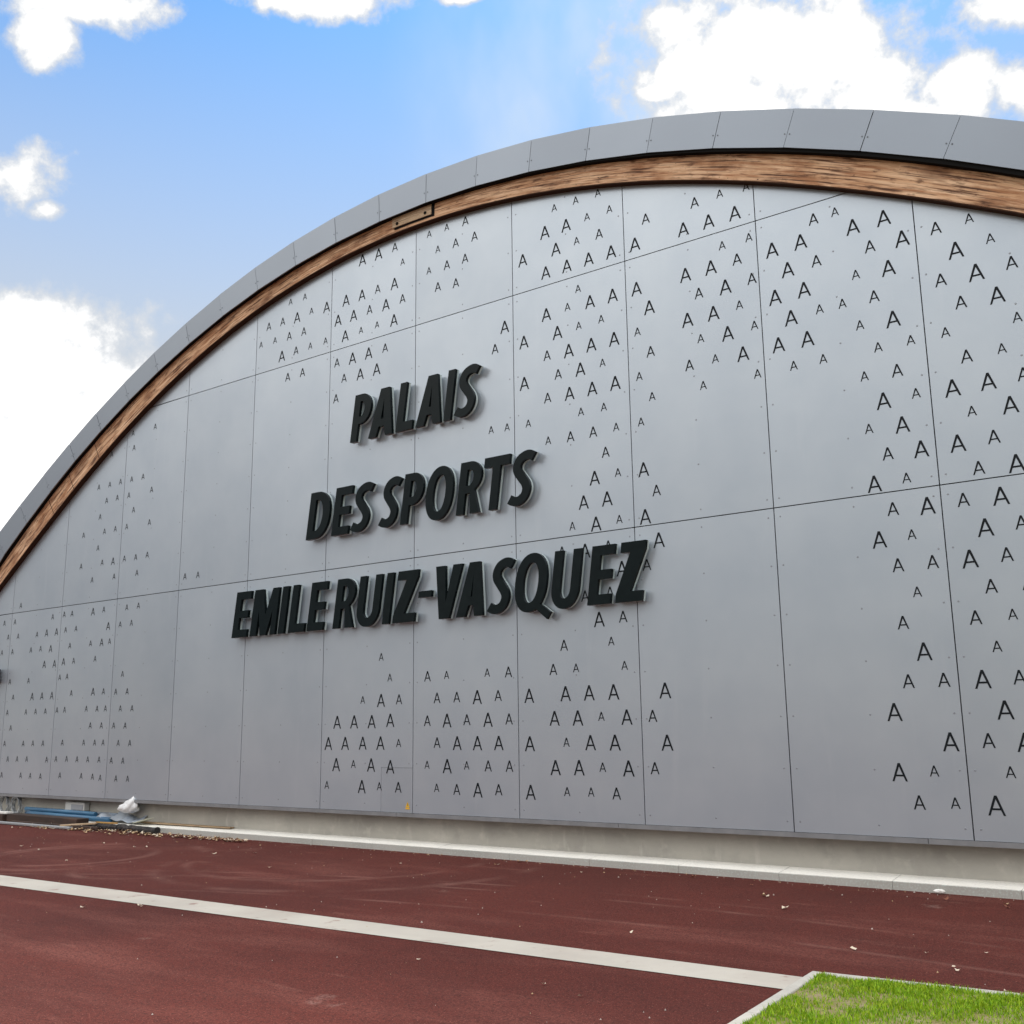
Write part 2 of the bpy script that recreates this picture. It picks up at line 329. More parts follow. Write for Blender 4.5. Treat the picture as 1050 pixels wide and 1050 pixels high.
def r_ft(t): return rad(P_FT, t, -41.5, 29.5)
def pol(t, r): return (CX+r*math.sin(R(t)), CZ+r*math.cos(R(t)))
TH = [-66+.5*i for i in range(265)]
low = np.array([pol(t, r_low(t)+.05) for t in TH])
def ztop(x): return float(np.interp(x, low[:, 0], low[:, 1]))

hall = empty('sports_hall', (-3, 12, G), 'large grey barrel-roofed sports hall with an arched timber-edged facade printed with small black letters A', 'building')
hall.location = (0, 0, 0)
A_H = {'L': .156, 'M': .119, 'S': .092}
ALIST = """
-913,6908S -615,6906S -316,6900S -172,6653S -469,6653S -1053,6640L -755,6638L -316,6397M -617,6403S -903,6385L 
-1377,6382L -1051,6134L -758,6134L -463,6135L -169,6134L -615,5816S -763,5635S -462,5619L -168,5616L 135,6134L 
134,5614L 281,6394M 871,6394M 1161,6399S 1454,6380S 725,6132L 1020,6130L 1316,6130L 1156,5817S 1451,5818S 
724,5611L 1017,5612L 1310,5620M 867,5367M 1166,5357L 1456,5368M 281,5361L 1306,5123S 723,5107L 1018,5106L 
1452,4868S 2127,5807M 2342,5815S 2501,5609L 2792,5609L 1687,5610L 1982,5610L 2644,5365M 2941,5355L 1834,5358L 
2125,5367M 2491,5122S 2795,5104L 1686,5104L 1982,5106L 2642,4862M 2121,4869S 2343,4868S 1833,4852L 2490,4614S 
2795,4599L 1688,4606L 1981,4599L 2933,4361S 3242,5367M 3530,5372S 3684,5132S 3392,5106L 3831,4861M 3540,4851L 
3240,4861M 3688,4598L 3389,4609M -1654,5612L -1800,5371M -1055,5616L -619,5373S -324,5379S -907,5361L 
-1378,5356L -1056,5120M -760,5109L -462,5110L -168,5108L -910,4863M -613,4857L -324,4869S -1381,4851L 
-1060,4614M -764,4605L -466,4601L -172,4603L -620,4365S -325,4363S -1869,4383S -1636,4373S -1334,4362S 
-1064,4112S -765,4106M -470,4107M -179,4110S -320,3854M 125,5121S 275,4862M 126,4616S 271,4363S 126,4110S 
862,4869S 1163,4852L 719,4610M 1012,4616S 1314,4599L 1453,4359S 863,4361S 2639,4361S 1826,4361S 2119,4364S 
2492,4110S 2790,4102M 2645,3841L 2935,3855S 2493,3603S 2792,3588L 2642,3342M 2934,3336L 2500,3081L 2786,3094S 
3826,4358S 3235,4362S 3389,4103M 3678,4108S 3822,3845M 3247,3839L 3541,3839L 3385,3601S 3695,3597L 3244,3335L 
3538,3342M 3392,3091M 3691,3083L 2644,2830M 2942,2819L 3242,2831M 3542,2822L 2787,2580S 3395,2569L 3677,2578M 
2646,2321M 2941,2320M 3247,2314L 3539,2321M 2789,2071S 3391,2067M 3680,2070M 2645,1812M 3244,1814M 3534,1820S 
3388,1564S 2800,1552L 2647,1304M 2941,1305M 3250,1299L 3533,1305M 2506,1044L 3399,1044L 2948,790L 3247,799M 
3524,785L 2505,536L 2794,550S 3390,548S 2650,289M 2940,292S 3255,282L 2502,2566L -176,3605S -468,3589L 
134,3589L 277,3344M -616,3339L -319,3338L -769,3096S -467,3083L -178,3097S 133,3084L 280,2820L -912,2825M 
-614,2804L -324,2824M -167,2569L 130,2579M -630,2319M -320,2332M -463,2058L -173,2066M -913,1812M -324,1822S 
-1058,1561M -767,1565S -175,1565S -1381,1291L -907,1300L -612,1300L -315,1300L 280,1297L -1054,1045L 
-760,1044L -471,1056S -169,1044L 129,1051M -1382,781L -910,796S -612,791L -317,791L 280,789L -1054,534L 
-759,537L -473,545S -168,536L 131,542M -1381,275L -915,293S -620,295S -318,288M -3583,1819S -3437,1564S 
-3883,1311S -3577,1296L -3285,1302M -4317,1047L -4023,1048L -3727,1046L -3423,1058L -4464,788L -4171,790L 
-3872,792L -3578,792L -3285,793S -4319,534L -4024,544S -3727,535L -3415,518L -4475,288S -3876,280L -3588,290S 
-3285,286M -2839,1557M -2548,1561S -1955,1564S -1658,1559M -2692,1303M -2397,1304M -2099,1296L -1804,1305M 
-2839,1045M -2542,1043L -2250,1048M -1949,1043L -1657,1047M -2690,796M -2392,789L -2100,789L -1802,790L 
-2840,546S -2539,534L -2255,545S -1951,542M -1659,543M -2695,292S -2399,281M -2098,280L -1809,291M -5423,6914S 
-5130,6914S -4988,6665S -4688,6645L -5868,6651M -5576,6655M -5276,6641L -5132,6399M -5428,6401M -5726,6409S 
-6024,6408S -5570,6134L -5280,6152M -4993,6154S -4694,6158S -5433,5797M -5135,5801M -4019,7149L -3723,7148L 
-3431,7160M -3292,6912S -3432,6648L -3730,6653M -4017,6644L -4315,6645L -3579,6392L -3288,6401M -3873,6399M 
-4167,6392L -4460,6395L -3434,6143L -3734,6153S -4317,6138L -4025,6148S -4463,5792M -4172,5789L -3877,5792L 
-3583,5798M -4323,5544M -4024,5535L -3728,5538L -4467,5288M -2838,7164S -2546,7168S -2245,7161M -2693,6913S 
-2401,6911M -2101,6911M -2841,6663S -2544,6656M -2252,6660M -2692,6403M -2400,6375M -8457,5631S -9034,5629S 
-8986,5379S -9588,5375S -8699,4866S -8997,4868S -9296,4872S -9587,4869S -9890,4869S -8457,4622S -9046,4616S 
-9355,4619S -9646,4613S -8897,4362S -9798,4364S -8464,4110S -9051,4112S -9354,4115S -9649,4110S -10236,4115S 
-9800,3856S -8471,3605S -8764,3600S -9060,3608S -9360,3597M -9656,3606S -10244,3603S -8709,3351S -9306,3350S 
-9903,3350S -11990,3103S -10969,2837S -12477,2834S -12135,2833S -10631,2851S -10406,2850S -9816,2836M 
-9523,2849S -12313,2583S -11997,2581S -11406,2574S -11116,2581M -10822,2581M -10559,2598S -10263,2598S 
-12478,2327S -12140,2326S -11558,2325S -11263,2331S -10960,2315M -10404,2334S -9824,2337S -9524,2336M 
-11114,2067M -10814,2063M -10553,2084M -10265,2086S -9672,2090S -12142,1823S -11555,1819S -10629,1838S 
-10419,1843S -9375,2580M -9061,2584S -8772,2589S -8915,2837S -8619,2840S -9313,2341S -8920,1825S -11995,1559S 
-11407,1555M -11113,1556M -10822,1557M -10265,1578S -9667,1582M -9388,1580S -9066,1564S -8774,1561S 
-12140,1309S -11561,1310S -11266,1311S -10975,1310S -10640,1321S -10421,1321S -9818,1326S -9528,1320S 
-9307,1320S -8921,1312S -8626,1309S -11994,1055S -9681,1070S -9385,1066S -9065,1061S -8774,1057S -12147,801S 
-11565,800S -11275,804S -10977,804S -10417,813S -9827,812S -9532,811S -9311,811S -8920,804S -8630,803S 
-12005,550S -11715,552S -11422,554S -10831,549S -10565,562S -10266,564S -9977,560S -9687,561S -9388,559S 
-9070,549S -8777,548S -12157,292S -11568,294S -11278,292S -10977,288S -10420,312S -9833,311S -9530,305S 
-9328,292S -8924,289S -8632,290S -7520,3182S -7219,3178S 
""".split()
LET = []
for q in ALIST:
    a, b = q.split(','); LET.append((int(a)/1000, int(b[:-1])/1000, b[-1]))
# the same printed pattern carries on over the panels right of the lens's edge
for i in range(2, 7):
    for k in range(0, 22):
        for j in range(5):
            x = (i+.12+.192*j+(.096 if k % 2 else 0))*W; z = .29+.2535*k
            if x < 3.55+.1*z or z > ztop(x)-.35 or rng.random() > .62: continue
            LET.append((x, z, 'SML'[rng.integers(3)]))
def letter_A(mb, x, z, c):
    h = A_H[c]*random.uniform(.98, 1.02); hw = .425*h; s = .112*h; ap = .065*h
    hi = h*(hw-s)/(hw-s+ap*.2+.001)*.86; y = -.0016
    def inner(t): return (hw-s)*(1-t/hi)
    b0, b1 = .27*h, .37*h
    P = lambda a, b: (x+a, y, z-h/2+b)
    mb.add([P(-hw, 0), P(-hw+s, 0), P(-inner(b0), b0), P(-inner(b1), b1), P(0, hi), P(0, h), P(-ap, h)], [(0, 1, 2, 3, 4, 5, 6)], 1)
    mb.add([P(hw, 0), P(hw-s, 0), P(inner(b0), b0), P(inner(b1), b1), P(0, hi), P(0, h), P(ap, h)], [(6, 5, 4, 3, 2, 1, 0)], 1)
    mb.add([P(-inner(b0), b0), P(inner(b0), b0), P(inner(b1), b1), P(-inner(b1), b1)], [(0, 1, 2, 3)], 1)
def rivet(mb, x, z):
    if z > ztop(x)-.09: return
    v = [(x+(.0075)*math.cos(k*math.pi/3), -.0022, z+(.0075)*math.sin(k*math.pi/3)) for k in range(6)]
    v2 = [(p[0]*1+(p[0]-x)*.5, .001, z+(p[2]-z)*1.5) for p in v]
    mb.add(v+v2, [tuple(range(5, -1, -1))]+[(k, (k+1) % 6, 6+(k+1) % 6, 6+k) for k in range(6)], 2)
GAP = .005
def outline(x0, x1, z0, z1):
    xs = np.linspace(x0, x1, 25); top = [min(z1, ztop(x)) for x in xs]
    ok = [(x, t) for x, t in zip(xs, top) if t > z0+.03]
    if len(ok) < 2: return None
    pts = [(ok[0][0], z0), (ok[-1][0], z0)]
    up = [ok[-1]]
    for q in ok[-2:0:-1]:
        if abs(q[1]-z1) > 1e-6 or abs(up[-1][1]-z1) > 1e-6: up.append(q)
    return pts+up+[ok[0]]
used = [False]*len(LET)
for i in range(-11, 8):
    for k in range(3):
        x0, x1 = i*W+GAP, (i+1)*W-GAP; z0, z1 = k*HP+(GAP if k else 0), (k+1)*HP-GAP
        if i == -9: x0 -= 0
        ol = outline(x0, x1, z0, z1)
        if not ol: continue
        mb = MB()
        hatch = (i == -3 and k == 0)
        dy = random.uniform(0, .0012)
        if hatch:                                     # the lower right corner is cut out for an access flap
            hx, hz = -3.560, .507
            ol = [(x0, z0), (hx-.0015, z0), (hx-.0015, hz+.0015), (x1, hz+.0015), (x1, z1), (x0, z1)]
        mb.prism(ol, [], 0, .02)
        for n, (x, z, c) in enumerate(LET):
            if used[n] or not (i*W <= x < (i+1)*W and k*HP <= z < (k+1)*HP): continue
            used[n] = True; letter_A(mb, x, z, c)
        for j in range(7):
            zz = k*HP + .09 + j*(HP-.18)/6
            for xx in (x0+.055, (x0+x1)/2, x1-.055):
                if hatch and xx > hx-.03 and zz < hz+.03: continue
                rivet(mb, xx, zz)
        mb.build('cladding_panel', [M_PANEL, M_PRINT, M_RIVET], hall, fix=False)
        if hatch:
            hb = MB(); hb.prism([(hx+.0015, z0), (x1, z0), (x1, hz-.0015), (hx+.0015, hz-.0015)], [], .001, .02)
            hb.build('access_flap', M_PANEL, hall, fix=False)
# backing, plinth, base trim
bk = MB()
pts = [(pol(t, r_low(t)+.12)) for t in TH if pol(t, r_low(t))[1] > -.02]
bk.prism([(pts[0][0], -.02)]+[(p[0], p[1]) for p in pts]+[(pts[-1][0], -.02)], [], .035, .155)
bk.build('backing_wall', M_BACK, hall)
pb = MB(); pb.box((-15.6, .168, -.75), (9.6, .6, -.021)); pb.build('plinth', M_CONC, hall)
tb = MB(); x = -15.3
while x < 9.3:
    tb.box((x, -.012, -.046), (x+2.994, .03, -.0035)); x += 3.0
tb.build('base_trim', M_TRIM, hall)
# timber arch (front face, underside, back), with lengthwise UVs
def arch(name, rin, rout, y0, y1, m, ts, parent, chord=False):
    vs = []; fs = []; uv = []
    for t in ts:
        (xa, za), (xb, zb) = pol(t, rin(t)), pol(t, rout(t))
        vs += [(xa, y0, za), (xb, y0, zb), (xb, y1, zb), (xa, y1, za)]
    for n in range(len(ts)-1):
        a = 4*n; s0, s1 = R(ts[n])*14, R(ts[n+1])*14
        for j in range(4):
            q = (a+j, a+4+j, a+4+(j+1) % 4, a+(j+1) % 4); fs.append(q)
            d = [0, .27, .27+y1-y0, .54+y1-y0, .54+2*(y1-y0)]
            uv += [(s0, d[j]), (s1, d[j]), (s1, d[j+1]), (s0, d[j+1])]
    fs.append((0, 1, 2, 3)); e = 4*(len(ts)-1); fs.append((e+3, e+2, e+1, e)); uv += [(0, 0), (0, .3), (.2, .3), (.2, 0)]*2
    o = obj(name, vs, fs, m, parent); L = o.data.uv_layers.new(name='UVMap')
    L.data.foreach_set('uv', [c for p in uv for c in p])
    bm = bmesh.new(); bm.from_mesh(o.data); bmesh.ops.recalc_face_normals(bm, faces=bm.faces); bm.to_mesh(o.data); bm.free()
    return o
T0, T1 = -62.5, 62.5
ts = [T0+(T1-T0)*i/250 for i in range(251)]
beam = arch('arch_beam', r_low, lambda t: r_top(t)+.10, -.09, .030, M_WOOD, ts, hall)
arch('underside_shade_strip', lambda t: r_low(t)-.012, lambda t: r_low(t)+.0005, -.0885, -.001, M_UNDERSHADE, ts, hall)  # added strip, painted dark for the shade under the arch
# bolted joint plank, dark border painted as its shadow gap, thin dark scarf joints
import_t = lambda x, z: math.degrees(math.atan2(x-CX, z-CZ))
tj0, tj1 = -1.77, .95
tsj = [tj0+(tj1-tj0)*i/8 for i in range(9)]
gap_shade = arch('joint_shade_border', lambda t: r_low(t)+.035, lambda t: r_top(t)+.02, -.096, -.085, M_SHADE_AND_JOINT, [tj0+.1+(tj1+.18-tj0-.1)*i/8 for i in range(9)], beam)
pl = arch('joint_plank', lambda t: r_low(t)+.062, lambda t: r_top(t)+.02, -.106, -.088, M_WOOD_PALE, tsj, beam)
for t in (tj0+.35, tj1-.4):
    x, z = pol(t, r_low(t)+.105); b = MB()
    b.tube([(x, -.105, z), (x, -.115, z)], .022, 6); b.build('bolt', M_SHADE_AND_JOINT, beam)
for t in (-29.9, -33.2, -35.9):
    arch('scarf_joint', lambda q: r_low(q)+.006, lambda q: r_top(q)+.02, -.0912, -.088, M_SHADE_AND_JOINT, [t, t+.045], beam)
# metal fascia: straight sheets between radial joints, black soffit strip painting the shadowed gap behind them
st = [T0+.02]+[.80+3.262*n for n in range(-19, 19)]+[T1-.02]
st = [t for t in st if T0 <= t <= T1]
for n in range(len(st)-1):
    a, b = st[n], st[n+1]; mb = MB(); g = .006
    A0, A1 = pol(a, r_fb(a)), pol(a, r_ft(a)); B0, B1 = pol(b, r_fb(b)), pol(b, r_ft(b))
    ux = Vector((B0[0]-A0[0], B0[1]-A0[1])).normalized()*g/2
    q = [(A0[0]+ux.x, A0[1]+ux.y), (B0[0]-ux.x, B0[1]-ux.y), (B1[0]-ux.x, B1[1]-ux.y), (A1[0]+ux.x, A1[1]+ux.y)]
    dy = random.uniform(-.003, .003)
    mb.prism(q, [], -.17+dy, -.155, 0)
    for t, s in ((a+.11, 1), (b-.11, -1)):
        for fr in (.34,):
            r0, r1 = r_fb(t), r_ft(t); x, z = pol(t, r0+(r1-r0)*fr)
            v = [(x+.008*math.cos(k*math.pi/3), -.1735+dy, z+.008*math.sin(k*math.pi/3)) for k in range(6)]
            v2 = [(p[0], -.169+dy, p[2]) for p in v]
            mb.add(v+v2, [tuple(range(5, -1, -1))]+[(k, (k+1) % 6, 6+(k+1) % 6, 6+k) for k in range(6)], 1)
    mb.build('fascia_sheet', [M_FASCIA, M_FIX], hall, fix=True)
arch('soffit_shade_strip', lambda t: r_top(t)-.002-.020*min(1, max(0, (t+10)/25)), lambda t: r_top(t)+.03, -.1545, -.02, M_SHADE_AND_JOINT, ts, hall)
arch('roof', lambda t: r_ft(t)-.16, lambda t: r_ft(t)-.015, -.152, 34, M_ROOF, [T0+(T1-T0)*i/80 for i in range(81)], hall)
# yellow hazard sticker beside the access flap
hz = MB(); hz.add([(-3.168, -.002, .062), (-3.104, -.002, .062), (-3.136, -.002, .125)], [(0, 1, 2)])
hz.add([(-3.168, -.002, .040), (-3.104, -.002, .040), (-3.104, -.002, .058), (-3.168, -.002, .058)], [(0, 1, 2, 3)])
hz.add([(-3.1385, -.0035, .078), (-3.1335, -.0035, .078), (-3.134, -.0035, .106), (-3.138, -.0035, .106)], [(0, 1, 2, 3)], 1)
hz.build('hazard_sticker', [mat('sticker_yellow', (.72, .42, .03), .5), M_PRINT], hall, fix=False)
# dark fitting on the facade at the far left
wf = empty('wall_fitting', (-12.50, 0, 1.93), 'small dark boxy fitting fixed low on the facade at its far left', 'fitting')
b = MB(); b.box((-.10, -.20, -.12), (.10, -.03, .12)); o = b.build('housing', mat('fitting_dark', (.03, .03, .035), .5), wf)
bv = o.modifiers.new('bevel', 'BEVEL'); bv.width = .02; bv.segments = 2
b = MB(); b.box((-.05, -.03, -.06), (.05, -.001, .06)); b.build('bracket', M_TRIM, wf)

# ------------------------------------------------------------------ raised sign lettering
H = .62; SH = .14; ST = .107
def ell(cx, cz, rx, rz, a0, a1, n=12, p=2.0):
    o = []
    for i in range(n+1):
        a = R(a0+(a1-a0)*i/n); c, s = math.cos(a), math.sin(a)
        o.append((cx+rx*math.copysign(abs(c)**(2/p), c), cz+rz*math.copysign(abs(s)**(2/p), s)))
    return o
def spline(pts, n=8):
    out = []; P = [pts[0]]+list(pts)+[pts[-1]]
    for i in range(1, len(P)-2):
        for k in range(n):
            t = k/n; q = []
            for c in range(2):
                a, b, d, e = P[i-1][c], P[i][c], P[i+1][c], P[i+2][c]
                q.append(.5*(2*b+(d-a)*t+(2*a-5*b+4*d-e)*t*t+(3*b-a-3*d+e)*t**3))
            out.append(tuple(q))
    return out+[pts[-1]]
def stroke(pts, w):
    L_, R_ = [], []
    for i, p in enumerate(pts):
        a, b = pts[max(i-1, 0)], pts[min(i+1, len(pts)-1)]
        dx, dz = b[0]-a[0], b[1]-a[1]; l = math.hypot(dx, dz); nx, nz = -dz/l*w/2, dx/l*w/2
        L_.append((p[0]+nx, p[1]+nz)); R_.append((p[0]-nx, p[1]-nz))
    return L_+R_[::-1]
def glyph(c, w):
    s = ST
    if c == 'I': return [([(0, 0), (w, 0), (w, H), (0, H)], [])]
    if c == '-': return [([(0, .275), (w, .275), (w, .35), (0, .35)], [])]
    if c == 'L': return [([(0, 0), (w, 0), (w, .112), (s, .112), (s, H), (0, H)], [])]
    if c == 'E': return [([(0, 0), (w, 0), (w, .105), (s, .105), (s, .262), (w*.94, .262), (w*.94, .362), (s, .362), (s, H-.105), (w, H-.105), (w, H), (0, H)], [])]
    if c == 'T': return [([(w/2-s/2, 0), (w/2+s/2, 0), (w/2+s/2, H-.112), (w, H-.112), (w, H), (0, H), (0, H-.112), (w/2-s/2, H-.112)], [])]
    if c == 'Z': return [([(0, 0), (w, 0), (w, .108), (.168, .108), (w-.01, .535), (w-.01, H), (.012, H), (.012, H-.108), (w-.185, H-.108), (0, .09)], [])]
    if c == 'V': return [([(0, H), (.142, H), (w/2+.004, .19), (w-.135, H), (w, H), (w/2+.078, 0), (w/2-.072, 0)][::-1], [])]
    if c == 'A': return [([(0, 0), (.13, 0), (.163, .125), (w-.155, .125), (w-.122, 0), (w, 0), (w/2+.075, H), (w/2-.072, H)], [[(.187, .222), (w-.178, .222), (w/2+.004, .485)]])]
    if c == 'M': return [([(0, 0), (.122, 0), (.130, .33), (.205, 0), (.318, 0), (.405, .33), (.400, 0), (w, 0), (w-.01, H), (.365, H), (.268, .27), (.17, H), (.006, H)], [])]
    if c == 'U':
        o = [(0, H), (0, .2)]+ell(w/2, .2, w/2, .212, 180, 360, 16)[1:-1]+[(w, .2), (w, H), (w-s, H), (w-s, .2)]+ell(w/2, .2, w/2-s, .102, 360, 180, 12)[1:-1]+[(s, .2), (s, H)]
        return [(o, [])]
    if c == 'P':
        o = [(0, 0), (s, 0), (s, .225)]+ell(w-.17, .4225, .17, .1975, -90, 90, 14)+[(0, H)]
        return [(o, [[(s, .322)]+ell(w-.17, .4225, .055, .1005, -90, 90, 8)+[(s, .523)]])]
    if c == 'R':
        bx = w-.02
        o = [(0, 0), (s, 0), (s, .242), (.185, .242), (w-.137, 0), (w, 0), (bx-.085, .272)]+ell(bx-.17, .440, .17, .180, -55, 90, 12)+[(0, H)]
        return [(o, [[(s, .335)]+ell(bx-.17, .43, .055, .095, -90, 90, 8)+[(s, .525)]])]
    if c == 'D':
        o = [(0, 0)]+ell(w-.25, .31, .25, .31, -90, 90, 18, 2.2)+[(0, H)]
        return [(o, [[(s, .105)]+ell(w-.25, .31, .122, .205, -90, 90, 12, 2.2)+[(s, .515)]])]
    if c in 'OQ':
        o = [(ell(w/2, .31, w/2, .325, 0, 360, 36, 2.2)[:-1], [ell(w/2, .31, w/2-s-.003, .222, 0, 360, 28, 2.2)[:-1]])]
        if c == 'Q': o.append(([(.235, .075), (.475, -.105), (.515, -.030), (.285, .12)], []))
        return o
    if c == 'S':
        f = w/.31
        pts = [(.300*f, .540), (.245*f, .566), (.185*f, .567), (.115*f, .535), (.078*f, .470), (.088*f, .400), (.150*f, .325), (.215*f, .250), (.240*f, .180), (.215*f, .100), (.150*f, .056), (.080*f, .055), (.015*f, .085)]
        return [(stroke(spline(pts, 5), .104), [])]
sign = empty('facade_sign', (-3, -.02, 3.4), 'raised black slanted lettering reading PALAIS DES SPORTS EMILE RUIZ-VASQUEZ on the grey facade', 'sign')
sign.location = (0, 0, 0)
LINES = [
 (4.585, [('P', -4.08, .315), ('A', -3.76, .42), ('L', -3.29, .28), ('A', -2.96, .41), ('I', -2.51, .115), ('S', -2.345, .31)]),
 (3.395, [('D', -4.86, .405), ('E', -4.39, .31), ('S', -4.05, .33), ('S', -3.56, .31), ('P', -3.20, .335), ('O', -2.825, .43), ('R', -2.32, .36), ('T', -1.965, .38), ('S', -1.565, .32)]),
 (2.200, [('E', -6.28, .33), ('M', -5.91, .53), ('I', -5.35, .145), ('L', -5.15, .325), ('E', -4.80, .32), ('R', -4.33, .38), ('U', -3.935, .405), ('I', -3.48, .14), ('Z', -3.31, .375),
          ('-', -2.935, .23), ('V', -2.705, .43), ('A', -2.32, .42), ('S', -1.865, .325), ('Q', -1.516, .455), ('U', -1.017, .38), ('E', -.54, .31), ('Z', -.20, .345)])]
for z0, row in LINES:
    for c, x0, w in row:
        w -= {4.585: .010, 3.395: .016, 2.2: .032}[z0] if c != '-' else .03
        mb = MB()
        for n, (o, hs) in enumerate(glyph(c, w)):
            sk = lambda L: [(x0+x+z*SH, z0+z) for x, z in L]
            dz = n*.0015
            mb.prism(sk(o), [sk(h) for h in hs], -.110-dz, -.068-dz, 0)
            mb.prism(sk(o), [sk(h) for h in hs], -.0675-dz, -.036+dz, 1)
        o = mb.build('letter' if c != '-' else 'hyphen', [M_SIGN, M_CREAM], sign)
        if c != '-': o['label'] = 'raised black letter ' + c

# ------------------------------------------------------------------ building leftovers at the foot of the wall, far left
KT = -.326
def plank(name, p0, p1, wy, h, m, label, cat, tilt=0, group=None, ends=None):
    """a long board from p0 to p1 (x, y, z of its lower front edge)"""
    p0, p1 = Vector(p0), Vector(p1); d = p1-p0; l = d.length; d.normalize()
    n = Vector((-d.y, d.x, 0)).normalized(); u = d.cross(n); mb = MB()
    Mx = Matrix((( d.x, n.x, u.x, p0.x), (d.y, n.y, u.y, p0.y), (d.z, n.z, u.z, p0.z), (0, 0, 0, 1)))
    mb.box((0, 0, 0), (l, wy, h), 0, Mx)
    o = mb.build(name, m); bv = o.modifiers.new('bevel', 'BEVEL'); bv.width = min(.008, h*.2); bv.segments = 2
    uvl = o.data.uv_layers.new(name='UVMap'); inv = Mx.inverted()
    for lp in o.data.loops:
        q = inv @ o.data.vertices[lp.vertex_index].co; uvl.data[lp.index].uv = (q.x, q.y+q.z)
    return tag(o, label, cat, group)
M_BLUE = mat('blue_pipe', (.03, .105, .20), .45, noise=[(5, 4, (.05, .17, .29), .4, .7, (.4, 3, 3))])
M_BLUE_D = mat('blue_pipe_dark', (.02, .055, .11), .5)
plank('timber_beam', (-11.35, -.30, G), (-9.30, -.36, G), .20, .135, M_WOOD_DARK, 'thick dark brown beam lying against the kerb below the blue pipes', 'beam')
plank('timber_beam', (-14.2, -.36, G), (-11.42, -.33, G), .16, .12, M_WOOD_DARK, 'dark brown beam end at the left edge of the photo, left of the thick one', 'beam')
plank('thin_dark_plank', (-11.0, -.42, G+.002), (-8.7, -.40, G+.002), .045, .05, M_WOOD_DARK, 'thin dark plank lying flat in front of the thick brown beam, behind the metal strip', 'plank')
plank('white_plank', (-14.0, -.32, G+.125), (-11.40, -.28, G+.125), .12, .03, mat('white_board', (.70, .68, .64), .7), 'white plank lying on top of the dark beam end at the left edge', 'plank')
plank('metal_strip', (-13.8, -.47, G+.001), (-9.25, -.50, G+.001), .06, .035, mat('zinc_strip', (.36, .37, .38), .5, .5), 'long pale grey metal strip on the track in front of the brown beam', 'strip')
def pipes(name, y, z, xa, xb, r, m, label):
    mb = MB(); mb.tube([(xa, y, z), ((xa+xb)/2, y-.01, z-.006), (xb, y-.03, z-.012)], r, 12); o = mb.build(name, m, smooth=False)
    for p in o.data.polygons: p.use_smooth = len(p.vertices) == 4
    tag(o, label, 'pipe', 'blue pipes stacked on the kerb')
pipes('blue_pipe', .000, KT+.037, -11.25, -8.95, .036, M_BLUE, 'blue pipe at the front of the stack, longest to the right')
pipes('blue_pipe', .085, KT+.036, -11.45, -9.25, .035, M_BLUE_D, 'dark blue pipe lying behind the front blue pipe')
pipes('blue_pipe', .042, KT+.098, -11.40, -9.40, .033, M_BLUE, 'blue pipe resting on top of the two lower ones')
plank('flat_bar', (-10.85, .115, KT+.085), (-9.0, .105, KT+.075), .045, .03, mat('bar_grey', (.20, .24, .29), .5), 'grey-blue flat bar behind the top blue pipe', 'bar')
b = MB(); b.box((-10.32, .065, KT+.115), (-9.80, .155, KT+.235)); b.box((-10.15, .057, KT+.125), (-9.83, .0645, KT+.205), 1)
o = b.build('grey_block', [mat('block_pale', (.52, .52, .50), .8), mat('block_grey', (.30, .31, .33), .8)]); tag(o, 'pale grey block resting on the bars against the plinth', 'block')
bv = o.modifiers.new('bevel', 'BEVEL'); bv.width = .01
# cable coils
def coil(cx, cz, r, turns, label, yy):
    mb = MB(); pts = []
    for i in range(turns*18+1):
        a = 2*math.pi*i/18; k = i/18
        rr = r*(1+.09*math.sin(k*2.4+a*.1))
        pts.append((cx+rr*.92*math.cos(a)+.02*math.sin(k*3), yy+.018*(k-turns/2)+.01*math.sin(a*2+k), cz+rr*math.sin(a)))
    mb.tube(pts, .010, 6); o = mb.build('cable_coil', mat('cable_grey', (.20, .21, .22), .55, noise=[(12, 3, (.42, .43, .44), .5, .6)])); tag(o, label, 'cable coil', 'cable coils')
coil(-12.10, KT+.145, .135, 4, 'grey coil of cable standing by the plinth at the left edge of the photo', .06)
coil(-11.72, KT+.140, .130, 5, 'grey coil of cable right of the other coil, nearest the blue pipes', .06)
# silver sheet and white sack on the pile
def crumple(name, nu, nv, fn, m, label, cat, group=None, thick=.004):
    vs = [fn(i/(nu-1), j/(nv-1)) for j in range(nv) for i in range(nu)]
    fs = [(j*nu+i, j*nu+i+1, (j+1)*nu+i+1, (j+1)*nu+i) for j in range(nv-1) for i in range(nu-1)]
    o = obj(name, vs, fs, m); s = o.modifiers.new('solid', 'SOLIDIFY'); s.thickness = thick
    return tag(o, label, cat, group)
M_SILVER = mat('silver_sheet', (.46, .50, .55), .4, .4, noise=[(6, 3, (.36, .42, .50), .4, .7)])
def silver(u, v):
    x = -9.30+.98*u; y = -.05+.20*v
    return (x, y, KT+.055+.075*v+.03*math.sin(u*9+v*4)*v-.05*u+.012*math.sin(u*21))
crumple('silver_sheet', 22, 8, silver, M_SILVER, 'crumpled silver-grey sheet on the right end of the blue pipes, under the white sack', 'sheet')
